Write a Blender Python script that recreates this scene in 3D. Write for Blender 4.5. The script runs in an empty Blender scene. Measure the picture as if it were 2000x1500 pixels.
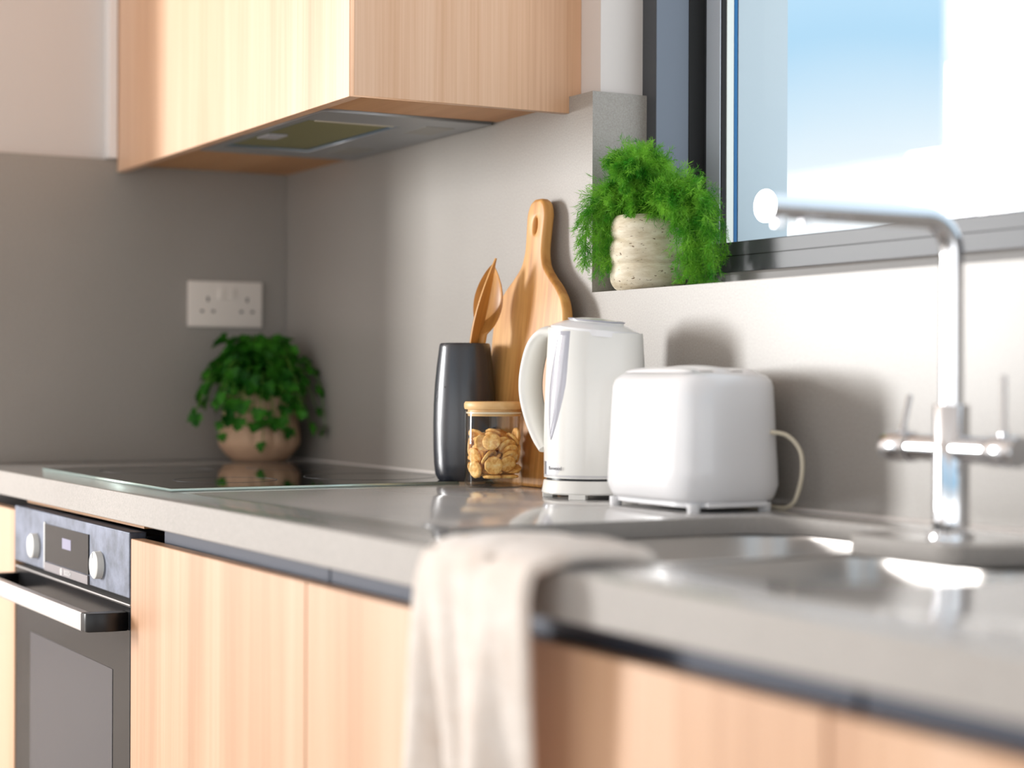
import bpy, bmesh, math, random
from mathutils import Vector, Matrix, Euler
C = bpy.context.scene.collection
S = bpy.context.scene
PI = math.pi
random.seed(7)

# ------------------------------------------------------------------ camera
cam_d = bpy.data.cameras.new('camera'); cam = bpy.data.objects.new('camera', cam_d); C.objects.link(cam)
CAMP = Vector((3.3148, -1.3461, 1.0488))
_yaw, _pit, _rol = math.radians(29.1007), math.radians(0.0686), math.radians(0.2127)
_fw = Vector((-math.cos(_yaw)*math.cos(_pit), math.sin(_yaw)*math.cos(_pit), -math.sin(_pit)))
_rt = Vector((math.sin(_yaw), math.cos(_yaw), 0)); _up = _rt.cross(_fw)
_r2 = _rt*math.cos(_rol) + _up*math.sin(_rol); _u2 = _up*math.cos(_rol) - _rt*math.sin(_rol)
_m = Matrix((( _r2.x, _u2.x, -_fw.x, CAMP.x), (_r2.y, _u2.y, -_fw.y, CAMP.y), (_r2.z, _u2.z, -_fw.z, CAMP.z), (0, 0, 0, 1)))
cam.matrix_world = _m
cam_d.sensor_fit = 'HORIZONTAL'; cam_d.sensor_width = 36
cam_d.lens = 36*3601.09/2000
cam_d.clip_start = 0.05; cam_d.clip_end = 200
cam_d.dof.use_dof = True; cam_d.dof.focus_distance = 2.50; cam_d.dof.aperture_fstop = 2.3
S.camera = cam

# ------------------------------------------------------------------ light
SUN_E, SKY_E, EXPO = 330.0, 2.3, 0.0
w = bpy.data.worlds.new('sky'); S.world = w; w.use_nodes = True
nt = w.node_tree; nt.nodes.clear()
out = nt.nodes.new('ShaderNodeOutputWorld'); bg = nt.nodes.new('ShaderNodeBackground')
tc = nt.nodes.new('ShaderNodeTexCoord'); sp = nt.nodes.new('ShaderNodeSeparateXYZ')
nz = nt.nodes.new('ShaderNodeTexNoise'); nz.inputs['Scale'].default_value = 2.2; nz.inputs['Detail'].default_value = 3
md = nt.nodes.new('ShaderNodeMath'); md.operation = 'MULTIPLY_ADD'; md.inputs[1].default_value = 0.10; 
cr = nt.nodes.new('ShaderNodeValToRGB')
cr.color_ramp.elements[0].position = 0.105; cr.color_ramp.elements[0].color = (1.0, 1.0, 1.0, 1)
cr.color_ramp.elements[1].position = 0.225; cr.color_ramp.elements[1].color = (0.215, 0.335, 0.43, 1)
e_ = cr.color_ramp.elements.new(0.165); e_.color = (0.40, 0.435, 0.455, 1)
e_ = cr.color_ramp.elements.new(0.48); e_.color = (0.52, 0.58, 0.64, 1)
nt.links.new(tc.outputs['Generated'], sp.inputs[0]); nt.links.new(tc.outputs['Generated'], nz.inputs['Vector'])
nt.links.new(nz.outputs[0], md.inputs[0]); nt.links.new(sp.outputs['Z'], md.inputs[2])
nt.links.new(md.outputs[0], cr.inputs[0]); nt.links.new(cr.outputs[0], bg.inputs[0])
bg.inputs[1].default_value = SKY_E; nt.links.new(bg.outputs[0], out.inputs[0])

# low daylight through the tall window at the far end of the room (its opening is in wall_front)
ld_ = bpy.data.lights.new('window_daylight', 'AREA'); lw = bpy.data.objects.new('window_daylight', ld_); C.objects.link(lw)
ld_.shape = 'RECTANGLE'; ld_.size = 0.80; ld_.size_y = 1.60; ld_.energy = SUN_E; ld_.color = (1.0, 0.99, 0.975)
lw.location = (-3.05, -4.40, 1.72)
lw.rotation_euler = (Vector((1.2, -0.15, 1.10))-Vector(lw.location)).to_track_quat('-Z', 'Y').to_euler()

S.view_settings.view_transform = 'Standard'; S.view_settings.look = 'None'
S.view_settings.exposure = EXPO; S.view_settings.gamma = 1.0; S.view_settings.use_curve_mapping = False
try:
    S.cycles.max_bounces = 8; S.cycles.diffuse_bounces = 5; S.cycles.glossy_bounces = 5; S.cycles.transmission_bounces = 8
    S.cycles.transparent_max_bounces = 12; S.cycles.caustics_reflective = False; S.cycles.caustics_refractive = False
    S.cycles.use_denoising = True; S.cycles.sample_clamp_indirect = 6.0
except Exception: pass

# ------------------------------------------------------------------ helpers
def srgb(r, g, b):
    f = lambda c: (c/255/12.92) if c/255 <= 0.04045 else ((c/255+0.055)/1.055)**2.4
    return (f(r), f(g), f(b), 1)
def mat(name, col, rough=0.5, metal=0.0, spec=0.5, coat=0.0, trans=0.0, emit=None, es=0.0, sss=0.0, ior=1.45):
    m = bpy.data.materials.new(name); m.use_nodes = True
    b = m.node_tree.nodes['Principled BSDF']
    b.inputs['Base Color'].default_value = col; b.inputs['Roughness'].default_value = rough
    b.inputs['Metallic'].default_value = metal; b.inputs['Specular IOR Level'].default_value = spec
    b.inputs['Coat Weight'].default_value = coat; b.inputs['Coat Roughness'].default_value = 0.08
    b.inputs['Transmission Weight'].default_value = trans; b.inputs['IOR'].default_value = ior
    if sss: b.inputs['Subsurface Weight'].default_value = sss; b.inputs['Subsurface Radius'].default_value = (0.01, 0.008, 0.006)
    if emit: b.inputs['Emission Color'].default_value = emit; b.inputs['Emission Strength'].default_value = es
    return m
def pb(m): return m.node_tree.nodes['Principled BSDF']
def N(m, t, **kw):
    n = m.node_tree.nodes.new(t)
    for k, v in kw.items():
        if k in n.inputs: n.inputs[k].default_value = v
        else: setattr(n, k, v)
    return n
def L(m, a, b): m.node_tree.links.new(a, b)
def coords(m, scale=(1, 1, 1), rot=(0, 0, 0), obj=False):
    mp = N(m, 'ShaderNodeMapping'); mp.inputs['Scale'].default_value = scale; mp.inputs['Rotation'].default_value = rot
    if obj: t = N(m, 'ShaderNodeTexCoord'); L(m, t.outputs['Object'], mp.inputs[0])
    else: t = N(m, 'ShaderNodeNewGeometry'); L(m, t.outputs['Position'], mp.inputs[0])
    return mp.outputs[0]
def ramp(m, fac, stops):
    r = N(m, 'ShaderNodeValToRGB'); e = r.color_ramp.elements
    e[0].position, e[0].color = stops[0]; e[1].position, e[1].color = stops[-1]
    for p, c in stops[1:-1]:
        x = e.new(p); x.color = c
    L(m, fac, r.inputs[0]); return r.outputs[0]
def bump(m, h, dist=0.001, strength=0.5):
    b = N(m, 'ShaderNodeBump'); b.inputs['Strength'].default_value = strength; b.inputs['Distance'].default_value = dist
    L(m, h, b.inputs['Height']); L(m, b.outputs[0], m.node_tree.nodes['Principled BSDF'].inputs['Normal'])
def pb(m): return m.node_tree.nodes['Principled BSDF']
def wood(name, c0, c1, c2, rough=0.45, axis='z', fine=1.0, obj=False, spec=0.5, amp=1.0):
    m = mat(name, c1, rough, spec=spec)
    sc = {'z': (9, 9, 0.35), 'x': (0.35, 9, 9)}[axis]; fs = {'z': (230*fine, 230*fine, 3), 'x': (3, 230*fine, 230*fine)}[axis]
    a = N(m, 'ShaderNodeTexNoise', Scale=1.0, Detail=4.0, Roughness=0.6); L(m, coords(m, sc, obj=obj), a.inputs['Vector'])
    f = N(m, 'ShaderNodeTexNoise', Scale=1.0, Detail=2.0); L(m, coords(m, fs, obj=obj), f.inputs['Vector'])
    mx = N(m, 'ShaderNodeMath', operation='MULTIPLY_ADD'); mx.inputs[1].default_value = 0.35*amp
    L(m, f.outputs[0], mx.inputs[0]); L(m, a.outputs[0], mx.inputs[2])
    L(m, ramp(m, mx.outputs[0], [(0.42, c0), (0.66, c1), (0.92, c2)]), pb(m).inputs['Base Color'])
    bump(m, f.outputs[0], 0.0003, 0.25)
    return m
def stone(name, c0, c1, rough, spec=0.5, big=2.0, rv=0.06):
    m = mat(name, c0, rough, spec=spec)
    a = N(m, 'ShaderNodeTexNoise', Scale=420.0, Detail=3.0, Roughness=0.7); L(m, coords(m), a.inputs['Vector'])
    b = N(m, 'ShaderNodeTexNoise', Scale=big, Detail=4.0); L(m, coords(m), b.inputs['Vector'])
    mx = N(m, 'ShaderNodeMath', operation='MULTIPLY_ADD'); mx.inputs[1].default_value = 0.5
    L(m, b.outputs[0], mx.inputs[0]); L(m, a.outputs[0], mx.inputs[2])
    L(m, ramp(m, mx.outputs[0], [(0.55, c0), (0.95, c1)]), pb(m).inputs['Base Color'])
    mr = N(m, 'ShaderNodeMapRange'); mr.inputs['To Min'].default_value = rough-rv; mr.inputs['To Max'].default_value = rough+rv
    L(m, b.outputs[0], mr.inputs[0]); L(m, mr.outputs[0], pb(m).inputs['Roughness'])
    return m

def link(o, parent=None):
    C.objects.link(o)
    if parent: o.parent = parent
    return o
def obj(name, bm, m, parent=None, smooth=None, loc=None):
    """link a bmesh as one mesh object. smooth: None flat, or an angle in degrees"""
    me = bpy.data.meshes.new(name)
    bmesh.ops.recalc_face_normals(bm, faces=bm.faces)
    if smooth is not None:
        for f in bm.faces: f.smooth = True
        a = math.radians(smooth)
        for e in bm.edges:
            if len(e.link_faces) == 2 and e.calc_face_angle(0) > a: e.smooth = False
    bm.to_mesh(me); bm.free()
    ms = m if isinstance(m, (list, tuple)) else [m]
    for x in ms: me.materials.append(x)
    o = bpy.data.objects.new(name, me)
    if loc: o.location = loc
    return link(o, parent)
def raw(name, vs, fs, m, parent=None, smooth=False):
    me = bpy.data.meshes.new(name); me.from_pydata(vs, [], fs); me.materials.append(m)
    if smooth: me.polygons.foreach_set('use_smooth', [True]*len(me.polygons))
    me.update(); return link(bpy.data.objects.new(name, me), parent)
def tag(o, label=None, cat=None, group=None, kind=None):
    if label: o['label'] = label
    if cat: o['category'] = cat
    if group: o['group'] = group
    if kind: o['kind'] = kind
    return o
def thing(name, label, cat, loc=(0, 0, 0), rotz=0, group=None, kind=None):
    o = bpy.data.objects.new(name, None); o.location = loc; o.rotation_euler = (0, 0, rotz); o.empty_display_size = 0.05
    C.objects.link(o); return tag(o, label, cat, group, kind)
def box(bm, x0, x1, y0, y1, z0, z1, bev=0, seg=2):
    r = bmesh.ops.create_cube(bm, size=1.0, matrix=Matrix.Translation(((x0+x1)/2, (y0+y1)/2, (z0+z1)/2)) @ Matrix.Diagonal((x1-x0, y1-y0, z1-z0, 1)))
    if bev:
        es = list({e for v in r['verts'] for e in v.link_edges})
        bmesh.ops.bevel(bm, geom=es, offset=bev, segments=seg, affect='EDGES', profile=0.5)
    return bm
def B(*a, **k): return box(bmesh.new(), *a, **k)
def lathe(bm, prof, seg=64, c=(0, 0), fn=None):
    """prof [(r,z)..]; r=0 points become poles; fn(theta,r,z)->r"""
    rings = []
    for r, z in prof:
        if r < 1e-6: rings.append([bm.verts.new((c[0], c[1], z))])
        else: rings.append([bm.verts.new((c[0]+(fn(2*PI*i/seg, r, z) if fn else r)*math.cos(2*PI*i/seg), c[1]+(fn(2*PI*i/seg, r, z) if fn else r)*math.sin(2*PI*i/seg), z)) for i in range(seg)])
    for a, b in zip(rings, rings[1:]):
        for i in range(seg):
            j = (i+1) % seg
            if len(a) == 1 and len(b) == 1: continue
            if len(a) == 1: bm.faces.new((a[0], b[i], b[j]))
            elif len(b) == 1: bm.faces.new((a[i], b[0], a[j]))
            else: bm.faces.new((a[i], a[j], b[j], b[i]))
    return bm
def tube(bm, pts, rad, seg=16, cap=True, ell=None, upv=None):
    """sweep a circle (or ellipse ell=(a,b)) along pts; rad scalar or list"""
    pts = [Vector(p) for p in pts]; n = len(pts); prev = None; rings = []
    for i, p in enumerate(pts):
        t = (pts[min(i+1, n-1)]-pts[max(i-1, 0)]).normalized()
        if prev is None:
            u = Vector(upv) if upv else (Vector((0, 0, 1)) if abs(t.z) < 0.9 else Vector((1, 0, 0)))
            s = t.cross(u).normalized()
        else: s = (prev - t*prev.dot(t)).normalized()
        prev = s; q = t.cross(s)
        r = rad[i] if isinstance(rad, (list, tuple)) else rad
        ra, rb = (r*ell[0], r*ell[1]) if ell else (r, r)
        rings.append([bm.verts.new(p+s*ra*math.cos(2*PI*k/seg)+q*rb*math.sin(2*PI*k/seg)) for k in range(seg)])
    for a, b in zip(rings, rings[1:]):
        for k in range(seg): bm.faces.new((a[k], a[(k+1) % seg], b[(k+1) % seg], b[k]))
    if cap: bm.faces.new(rings[0]); bm.faces.new(rings[-1][::-1])
    return bm
def spline(P, n=8):
    P = [Vector(p) for p in P]; out = []
    for i in range(len(P)-1):
        p0, p1, p2, p3 = P[max(i-1, 0)], P[i], P[i+1], P[min(i+2, len(P)-1)]
        for k in range(n):
            t = k/n
            out.append(0.5*((2*p1)+(p2-p0)*t+(2*p0-5*p1+4*p2-p3)*t*t+(3*p1-p0-3*p2+p3)*t**3))
    out.append(P[-1]); return out
def curve_bm(outlines, ext, bev=0.0, seg=2):
    """filled 2D outlines (later ones are holes) extruded +-ext, as a bmesh"""
    cu = bpy.data.curves.new('c', 'CURVE'); cu.dimensions = '2D'; cu.fill_mode = 'BOTH'; cu.extrude = max(0, ext-bev); cu.bevel_depth = bev; cu.bevel_resolution = seg; cu.offset = -bev
    for pl in outlines:
        s = cu.splines.new('POLY'); s.points.add(len(pl)-1); s.use_cyclic_u = True
        for i, p in enumerate(pl): s.points[i].co = (p[0], p[1], 0, 1)
    o = bpy.data.objects.new('c', cu); me = o.to_mesh(); bm = bmesh.new(); bm.from_mesh(me)
    o.to_mesh_clear(); bpy.data.objects.remove(o); bpy.data.curves.remove(cu)
    bmesh.ops.remove_doubles(bm, verts=bm.verts, dist=1e-6); return bm
def text_bm(s, size, ext=0.0003, space=1.0):
    cu = bpy.data.curves.new('t', 'FONT'); cu.body = s; cu.size = size; cu.extrude = ext; cu.align_x = 'CENTER'; cu.align_y = 'CENTER'; cu.space_character = space
    o = bpy.data.objects.new('t', cu); me = o.to_mesh(); bm = bmesh.new(); bm.from_mesh(me)
    o.to_mesh_clear(); bpy.data.objects.remove(o); bpy.data.curves.remove(cu); return bm
def round_poly(P, r, n=6):
    """P [(x,y)] closed, r list or scalar fillet radius"""
    out = []; m_ = len(P)
    for i, p in enumerate(P):
        rr = r[i] if isinstance(r, (list, tuple)) else r
        a, b, c = Vector(P[i-1]), Vector(p), Vector(P[(i+1) % m_])
        if rr < 1e-6: out.append(tuple(b)); continue
        d1, d2 = (a-b).normalized(), (c-b).normalized(); h = d1.angle(d2)/2
        dist = min(rr/math.tan(h), (a-b).length*0.49, (c-b).length*0.49)
        s, e = b+d1*dist, b+d2*dist
        for k in range(n+1):
            t = k/n; out.append(tuple(s*(1-t)**2 + b*2*t*(1-t) + e*t*t))
    return out
def tf(bm, M): bmesh.ops.transform(bm, matrix=M, verts=bm.verts); return bm
def join(bm, other):
    me = bpy.data.meshes.new('j'); other.to_mesh(me); other.free(); bm.from_mesh(me); bpy.data.meshes.remove(me); return bm
RX90 = Matrix.Rotation(PI/2, 4, 'X')

# ------------------------------------------------------------------ materials
M_splash = stone('taupe_stone', srgb(144, 138, 131), srgb(166, 161, 155), 0.32, 0.45)
M_top = stone('worktop_stone', srgb(177, 175, 173), srgb(195, 193, 191), 0.13, 0.55, 3.0, 0.04)
pb(M_top).inputs['Coat Weight'].default_value = 0.12; pb(M_top).inputs['Coat Roughness'].default_value = 0.10
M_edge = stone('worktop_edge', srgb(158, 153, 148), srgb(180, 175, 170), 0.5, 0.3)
M_plaster = mat('white_plaster', srgb(214, 208, 204), 0.8)
_a = N(M_plaster, 'ShaderNodeTexNoise', Scale=60.0, Detail=4.0); L(M_plaster, coords(M_plaster), _a.inputs['Vector']); bump(M_plaster, _a.outputs[0], 0.001, 0.3)
M_oak = wood('light_oak', srgb(190, 144, 108), srgb(212, 169, 134), srgb(228, 192, 163), 0.40, 'z', spec=0.7)
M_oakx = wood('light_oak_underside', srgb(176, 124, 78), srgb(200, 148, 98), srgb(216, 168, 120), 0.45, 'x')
M_carc = mat('dark_carcass', srgb(52, 44, 42), 0.7)
M_alu = mat('anodised_channel', srgb(66, 70, 82), 0.45, 0.3)
M_dark = mat('black_plastic', srgb(22, 22, 24), 0.35)
M_glassblk = mat('black_glass', srgb(14, 14, 16), 0.03, spec=0.8)
M_ovenglass = mat('oven_glass', srgb(40, 40, 42), 0.16, spec=0.14)
M_ovenwin = mat('oven_window', srgb(78, 78, 84), 0.2, spec=0.2)
M_steel = mat('brushed_steel', srgb(130, 134, 144), 0.5, 0.6)
_a = N(M_steel, 'ShaderNodeTexNoise', Scale=28.0, Detail=5.0, Roughness=0.65); L(M_steel, coords(M_steel), _a.inputs['Vector'])
L(M_steel, ramp(M_steel, _a.outputs[0], [(0.3, srgb(84, 88, 98)), (0.7, srgb(124, 130, 146))]), pb(M_steel).inputs['Base Color'])
M_barsteel = mat('satin_steel', srgb(176, 172, 170), 0.45, 0.7)
M_strip = mat('brushed_strip', srgb(132, 126, 128), 0.5, 0.4)
M_knob = mat('knob_metal', srgb(242, 243, 240), 0.4, 0.0)
M_sink = mat('sink_steel', srgb(206, 202, 198), 0.33, 0.8)
_a = N(M_sink, 'ShaderNodeTexNoise', Scale=1.0, Detail=2.0); L(M_sink, coords(M_sink, (400, 400, 6)), _a.inputs['Vector']); bump(M_sink, _a.outputs[0], 0.0002, 0.3)
M_chrome = mat('chrome', srgb(226, 228, 232), 0.06, 1.0)
M_frame = mat('graphite_aluminium', srgb(70, 72, 76), 0.42, 0.1, spec=0.5)
_a = N(M_frame, 'ShaderNodeTexNoise', Scale=900.0, Detail=2.0); L(M_frame, coords(M_frame), _a.inputs['Vector']); bump(M_frame, _a.outputs[0], 0.0002, 0.4)
M_jamb_lit = mat('graphite_aluminium_lit', srgb(112, 120, 132), 0.4, 0.2)  # same aluminium as the frame, window light put into its lighter colour
M_sash = mat('sash_aluminium', srgb(188, 196, 206), 0.45, 0.1)
M_bead = mat('sill_bead', srgb(112, 110, 108), 0.5)
M_gasket = mat('black_rubber', srgb(8, 8, 8), 0.6)
M_spacer = mat('glazing_spacer', srgb(225, 228, 222), 0.4, 0.3)
M_bluerefl = mat('painted_blue_reflection', srgb(24, 104, 160), 0.35)  # colour of a blue reflection at the glass edge
M_white = mat('white_gloss_plastic', srgb(238, 238, 240), 0.2, coat=0.3, sss=0.0)
M_kwhite = mat('ivory_gloss_plastic', srgb(236, 235, 230), 0.2, coat=0.3)
M_greyplas = mat('grey_translucent_plastic', srgb(176, 176, 186), 0.12, coat=0.5)
M_gauge = mat('water_gauge_window', srgb(214, 214, 222), 0.08, coat=0.6)
M_badge = mat('silver_badge', srgb(180, 182, 190), 0.25, 0.7)
M_ink = mat('grey_print', srgb(120, 118, 124), 0.5)
M_socket = mat('white_socket_plastic', srgb(232, 224, 216), 0.35)
M_hole = mat('socket_hole', srgb(40, 36, 32), 0.7)
M_vase = mat('charcoal_glaze', srgb(46, 49, 56), 0.27, spec=0.9)
_a = N(M_vase, 'ShaderNodeTexNoise', Scale=500.0, Detail=2.0); L(M_vase, coords(M_vase), _a.inputs['Vector']); bump(M_vase, _a.outputs[0], 0.0004, 0.35)
M_clay = mat('bare_clay', srgb(196, 176, 150), 0.8)
M_bamboo = wood('bamboo', srgb(206, 158, 98), srgb(226, 182, 122), srgb(238, 200, 146), 0.45, 'x', 0.5)
M_board = wood('acacia', srgb(112, 70, 30), srgb(194, 136, 72), srgb(230, 178, 108), 0.42, 'z', 0.45, amp=1.2)
M_spoon = wood('olive_wood', srgb(156, 104, 48), srgb(200, 146, 76), srgb(226, 182, 112), 0.42, 'z', 0.5, obj=True)
M_cord = mat('cream_cable', srgb(222, 212, 190), 0.4)
M_cracker = mat('baked_cracker', srgb(226, 168, 88), 0.65, sss=0.0)
_a = N(M_cracker, 'ShaderNodeTexNoise', Scale=160.0, Detail=4.0); L(M_cracker, coords(M_cracker, obj=True), _a.inputs['Vector'])
L(M_cracker, ramp(M_cracker, _a.outputs[0], [(0.3, srgb(214, 146, 64)), (0.5, srgb(243, 194, 112)), (0.7, srgb(252, 222, 158))]), pb(M_cracker).inputs['Base Color']); bump(M_cracker, _a.outputs[0], 0.001, 0.5)
M_trav = mat('travertine', srgb(214, 204, 182), 0.6)
_a = N(M_trav, 'ShaderNodeTexNoise', Scale=1.0, Detail=5.0, Roughness=0.7); L(M_trav, coords(M_trav, (30, 30, 110)), _a.inputs['Vector'])
_v = N(M_trav, 'ShaderNodeTexNoise', Scale=1.0, Detail=3.0); L(M_trav, coords(M_trav, (130, 130, 330)), _v.inputs['Vector'])
_mx = N(M_trav, 'ShaderNodeMix', data_type='RGBA', blend_type='MULTIPLY'); _mx.inputs['Factor'].default_value = 1.0
L(M_trav, ramp(M_trav, _a.outputs[0], [(0.35, srgb(196, 182, 154)), (0.65, srgb(226, 218, 198))]), _mx.inputs[6])
L(M_trav, ramp(M_trav, _v.outputs[0], [(0.28, srgb(120, 96, 66)), (0.36, (1, 1, 1, 1))]), _mx.inputs[7])
L(M_trav, _mx.outputs[2], pb(M_trav).inputs['Base Color']); bump(M_trav, _v.outputs[0], 0.001, 0.4)
M_soil = mat('dark_soil', srgb(34, 26, 20), 0.95)
M_peach = mat('peach_ceramic', srgb(206, 170, 140), 0.6)
def leafmat(name, c0, c1, tr=0.35, sc=40.0):
    m = mat(name, c0, 0.5, spec=0.3); b = pb(m)
    a = N(m, 'ShaderNodeTexNoise', Scale=sc, Detail=3.0); L(m, coords(m), a.inputs['Vector'])
    r = ramp(m, a.outputs[0], [(0.35, c0), (0.65, c1)]); L(m, r, b.inputs['Base Color'])
    t = N(m, 'ShaderNodeBsdfTranslucent'); L(m, r, t.inputs[0]); mx = N(m, 'ShaderNodeMixShader'); mx.inputs[0].default_value = tr
    L(m, b.outputs[0], mx.inputs[1]); L(m, t.outputs[0], mx.inputs[2]); L(m, mx.outputs[0], m.node_tree.nodes['Material Output'].inputs[0]); return m
M_dill = leafmat('dill_green', srgb(58, 146, 30), srgb(146, 208, 70), 0.4, 34.0)
M_stem = leafmat('stem_green', srgb(70, 130, 40), srgb(120, 170, 70), 0.2)
M_parsley = leafmat('parsley_green', srgb(16, 84, 14), srgb(66, 140, 34), 0.3, 30.0)
M_towel = mat('beige_wool_cloth', srgb(226, 214, 202), 0.95, spec=0.1)
pb(M_towel).inputs['Sheen Weight'].default_value = 0.4
_a = N(M_towel, 'ShaderNodeTexNoise', Scale=260.0, Detail=4.0); L(M_towel, coords(M_towel), _a.inputs['Vector']); bump(M_towel, _a.outputs[0], 0.002, 0.6)
_b = N(M_towel, 'ShaderNodeTexNoise', Scale=24.0, Detail=5.0, Roughness=0.7); L(M_towel, coords(M_towel), _b.inputs['Vector'])
L(M_towel, ramp(M_towel, _b.outputs[0], [(0.3, srgb(220, 206, 194)), (0.7, srgb(240, 232, 224))]), pb(M_towel).inputs['Base Color'])
M_floor = stone('floor_tile', srgb(170, 160, 150), srgb(190, 182, 172), 0.4)
M_reveal = mat('grey_render', srgb(186, 200, 208), 0.85)
M_ext = mat('white_render', srgb(238, 238, 238), 0.85)
def glassmat(name, ior=1.45, tint=(1, 1, 1, 1), rough=0.0, gain=1.0):
    m = bpy.data.materials.new(name); m.use_nodes = True; nt = m.node_tree; nt.nodes.clear()
    o = nt.nodes.new('ShaderNodeOutputMaterial'); t = nt.nodes.new('ShaderNodeBsdfTransparent'); g = nt.nodes.new('ShaderNodeBsdfGlossy')
    f = nt.nodes.new('ShaderNodeFresnel'); mx = nt.nodes.new('ShaderNodeMixShader'); f.inputs[0].default_value = ior
    t.inputs[0].default_value = tint; g.inputs['Roughness'].default_value = rough
    mu = nt.nodes.new('ShaderNodeMath'); mu.operation = 'MULTIPLY'; mu.inputs[1].default_value = gain; mu.use_clamp = True
    ge = nt.nodes.new('ShaderNodeNewGeometry'); iv = nt.nodes.new('ShaderNodeMath'); iv.operation = 'SUBTRACT'; iv.inputs[0].default_value = 1.0
    m2 = nt.nodes.new('ShaderNodeMath'); m2.operation = 'MULTIPLY'; nt.links.new(ge.outputs['Backfacing'], iv.inputs[1])
    nt.links.new(f.outputs[0], mu.inputs[0]); nt.links.new(mu.outputs[0], m2.inputs[0]); nt.links.new(iv.outputs[0], m2.inputs[1]); nt.links.new(m2.outputs[0], mx.inputs[0])
    nt.links.new(t.outputs[0], mx.inputs[1]); nt.links.new(g.outputs[0], mx.inputs[2]); nt.links.new(mx.outputs[0], o.inputs[0]); return m
M_pane = glassmat('window_glass', 1.25, (0.97, 0.985, 0.99, 1))
M_jar = glassmat('jar_glass', 1.42, (0.985, 0.985, 0.975, 1))

# ================================================================== the room
def struct(name, bm, m, parent=None, smooth=None):
    o = obj(name, bm, m, parent, smooth)
    if not parent: o['kind'] = 'structure'
    return o
CT = 0.90          # worktop top
SP = 1.4546        # top of the stone splashback
SI = 1.1737        # window sill top
struct('floor', B(-4.2, 5.4, -4.7, 0.3, -0.1, 0.0), M_floor)
struct('ceiling', B(-4.2, 5.4, -4.7, 0.3, 2.6, 2.7), M_plaster)
struct('wall_left', B(-0.15, -0.02, -0.672, 0.02, 0.0, 2.6), M_plaster)
bm = B(-4.2, 1.113, 0.02, 0.205, 0.0, 2.6)
box(bm, 1.113, 3.9, 0.02, 0.205, 0.0, SI-0.021); box(bm, 3.4, 5.4, 0.02, 0.205, SI-0.021, 2.6); box(bm, 1.113, 3.4, 0.02, 0.205, 2.3, 2.6)
struct('wall_back', bm, M_plaster)
bm = B(-4.2, 1.185, 0.2051, 0.292, 0.0, 2.75); box(bm, 1.185, 5.4, 0.2051, 0.292, 0.0, 1.12)
struct('wall_outer', bm, M_reveal)
bm = B(-4.3, 5.4, -4.7, -4.6, 2.35, 2.6); box(bm, -0.9, 0.6, -4.7, -4.6, 0, 2.35); box(bm, 4.6, 5.4, -4.7, -4.6, 0, 2.35)
struct('wall_front', bm, M_plaster)
bm = B(5.3, 5.4, -4.6, 0.02, 0, 0.15); box(bm, 5.3, 5.4, -4.6, 0.02, 2.35, 2.6); box(bm, 5.3, 5.4, -4.6, -4.45, 0.15, 2.35); box(bm, 5.3, 5.4, -0.1, 0.02, 0.15, 2.35)
struct('wall_right', bm, M_plaster)
bm = B(-4.3, -4.2, -1.2, 0.3, 0, 2.6); box(bm, -4.3, -4.2, -3.3, -1.2, 0, 2.6); box(bm, -4.3, -4.2, -4.7, -3.3, 2.25, 2.6)
struct('wall_far', bm, M_plaster)

# stone splashbacks
t = thing('splashback', 'taupe stone splashback panel on the left wall behind the hob and socket', 'splashback', (0, -0.3, CT))
obj('stone_slab', B(-0.02, 0, -0.3085, 0.2785+0.0215, 0, SP-CT, 0.0012), M_splash, t)
t = thing('splashback', 'taupe stone splashback on the window wall behind kettle, toaster and tap', 'splashback', (1.7, 0.01, CT))
bm = B(-1.7, 1.1245-1.7, -0.01, 0.01, 0, SP-CT); box(bm, 1.1245-1.7, 3.6-1.7, -0.01, 0.01, 0, SI-CT)
obj('stone_slab', bm, M_splash, t)
obj('sill_slab', B(1.1135-1.7, 3.39-1.7, 0.0101, 0.079, SI-0.02-CT, SI-CT), M_splash, t)
obj('reveal_slab', B(1.1135-1.7, 1.1245-1.7, 0.0100, 0.081, SI-CT+0.0002, SP-CT), M_splash, t)
obj('sealant_bead', B(0.002-1.7, 3.4-1.7, -0.013, -0.0101, 0, 0.003), M_plaster, t)

# ------------------------------------------------------------------ window
wn = thing('window_1', None, None, (2.2, 0.09, SI)); wn['kind'] = 'structure'
def wp(name, x0, x1, y0, y1, z0, z1, m, bev=0.0008): return obj(name, B(x0-2.2, x1-2.2, y0-0.09, y1-0.09, z0-SI, z1-SI, bev), m, wn)
WT = 2.3
wp('jamb', 1.1135, 1.148, 0.0905, 0.1455, SI+0.001, WT, M_jamb_lit)
wp('jamb_face', 1.1136, 1.1478, 0.0898, 0.0904, SI+0.02, WT, M_frame, 0)
wp('jamb', 1.1135, 1.148, 0.1456, 0.2, SI+0.001, WT, M_frame)
wp('jamb_channel', 1.148, 1.1495, 0.1455, 0.1725, SI+0.062, WT, M_gasket)
bm = B(1.1485-2.2, 3.39-2.2, 0, 0.11, 0.02, 0.0605, 0.0012)
o = obj('bottom_rail', bm, M_frame, wn)
wp('rail_groove', 1.15, 3.39, 0.0896, 0.0902, SI+0.0415, SI+0.0427, M_gasket, 0)
wp('sill_bead', 1.1250, 3.39, 0.074, 0.0995, SI+0.0006, SI+0.0195, M_bead, 0.004)
wp('head_rail', 1.148, 3.39, 0.0905, 0.2, WT-0.05, WT-0.001, M_frame)
wp('jamb', 3.33, 3.39, 0.0905, 0.2, SI+0.061, WT-0.051, M_frame)
sa = wp('sash', 1.1500, 1.1835, 0.174, 0.1762, SI+0.061, WT-0.051, M_sash)
wp('gasket', 1.1500, 1.1845, 0.1763, 0.1848, SI+0.061, WT-0.051, M_gasket)
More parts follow.
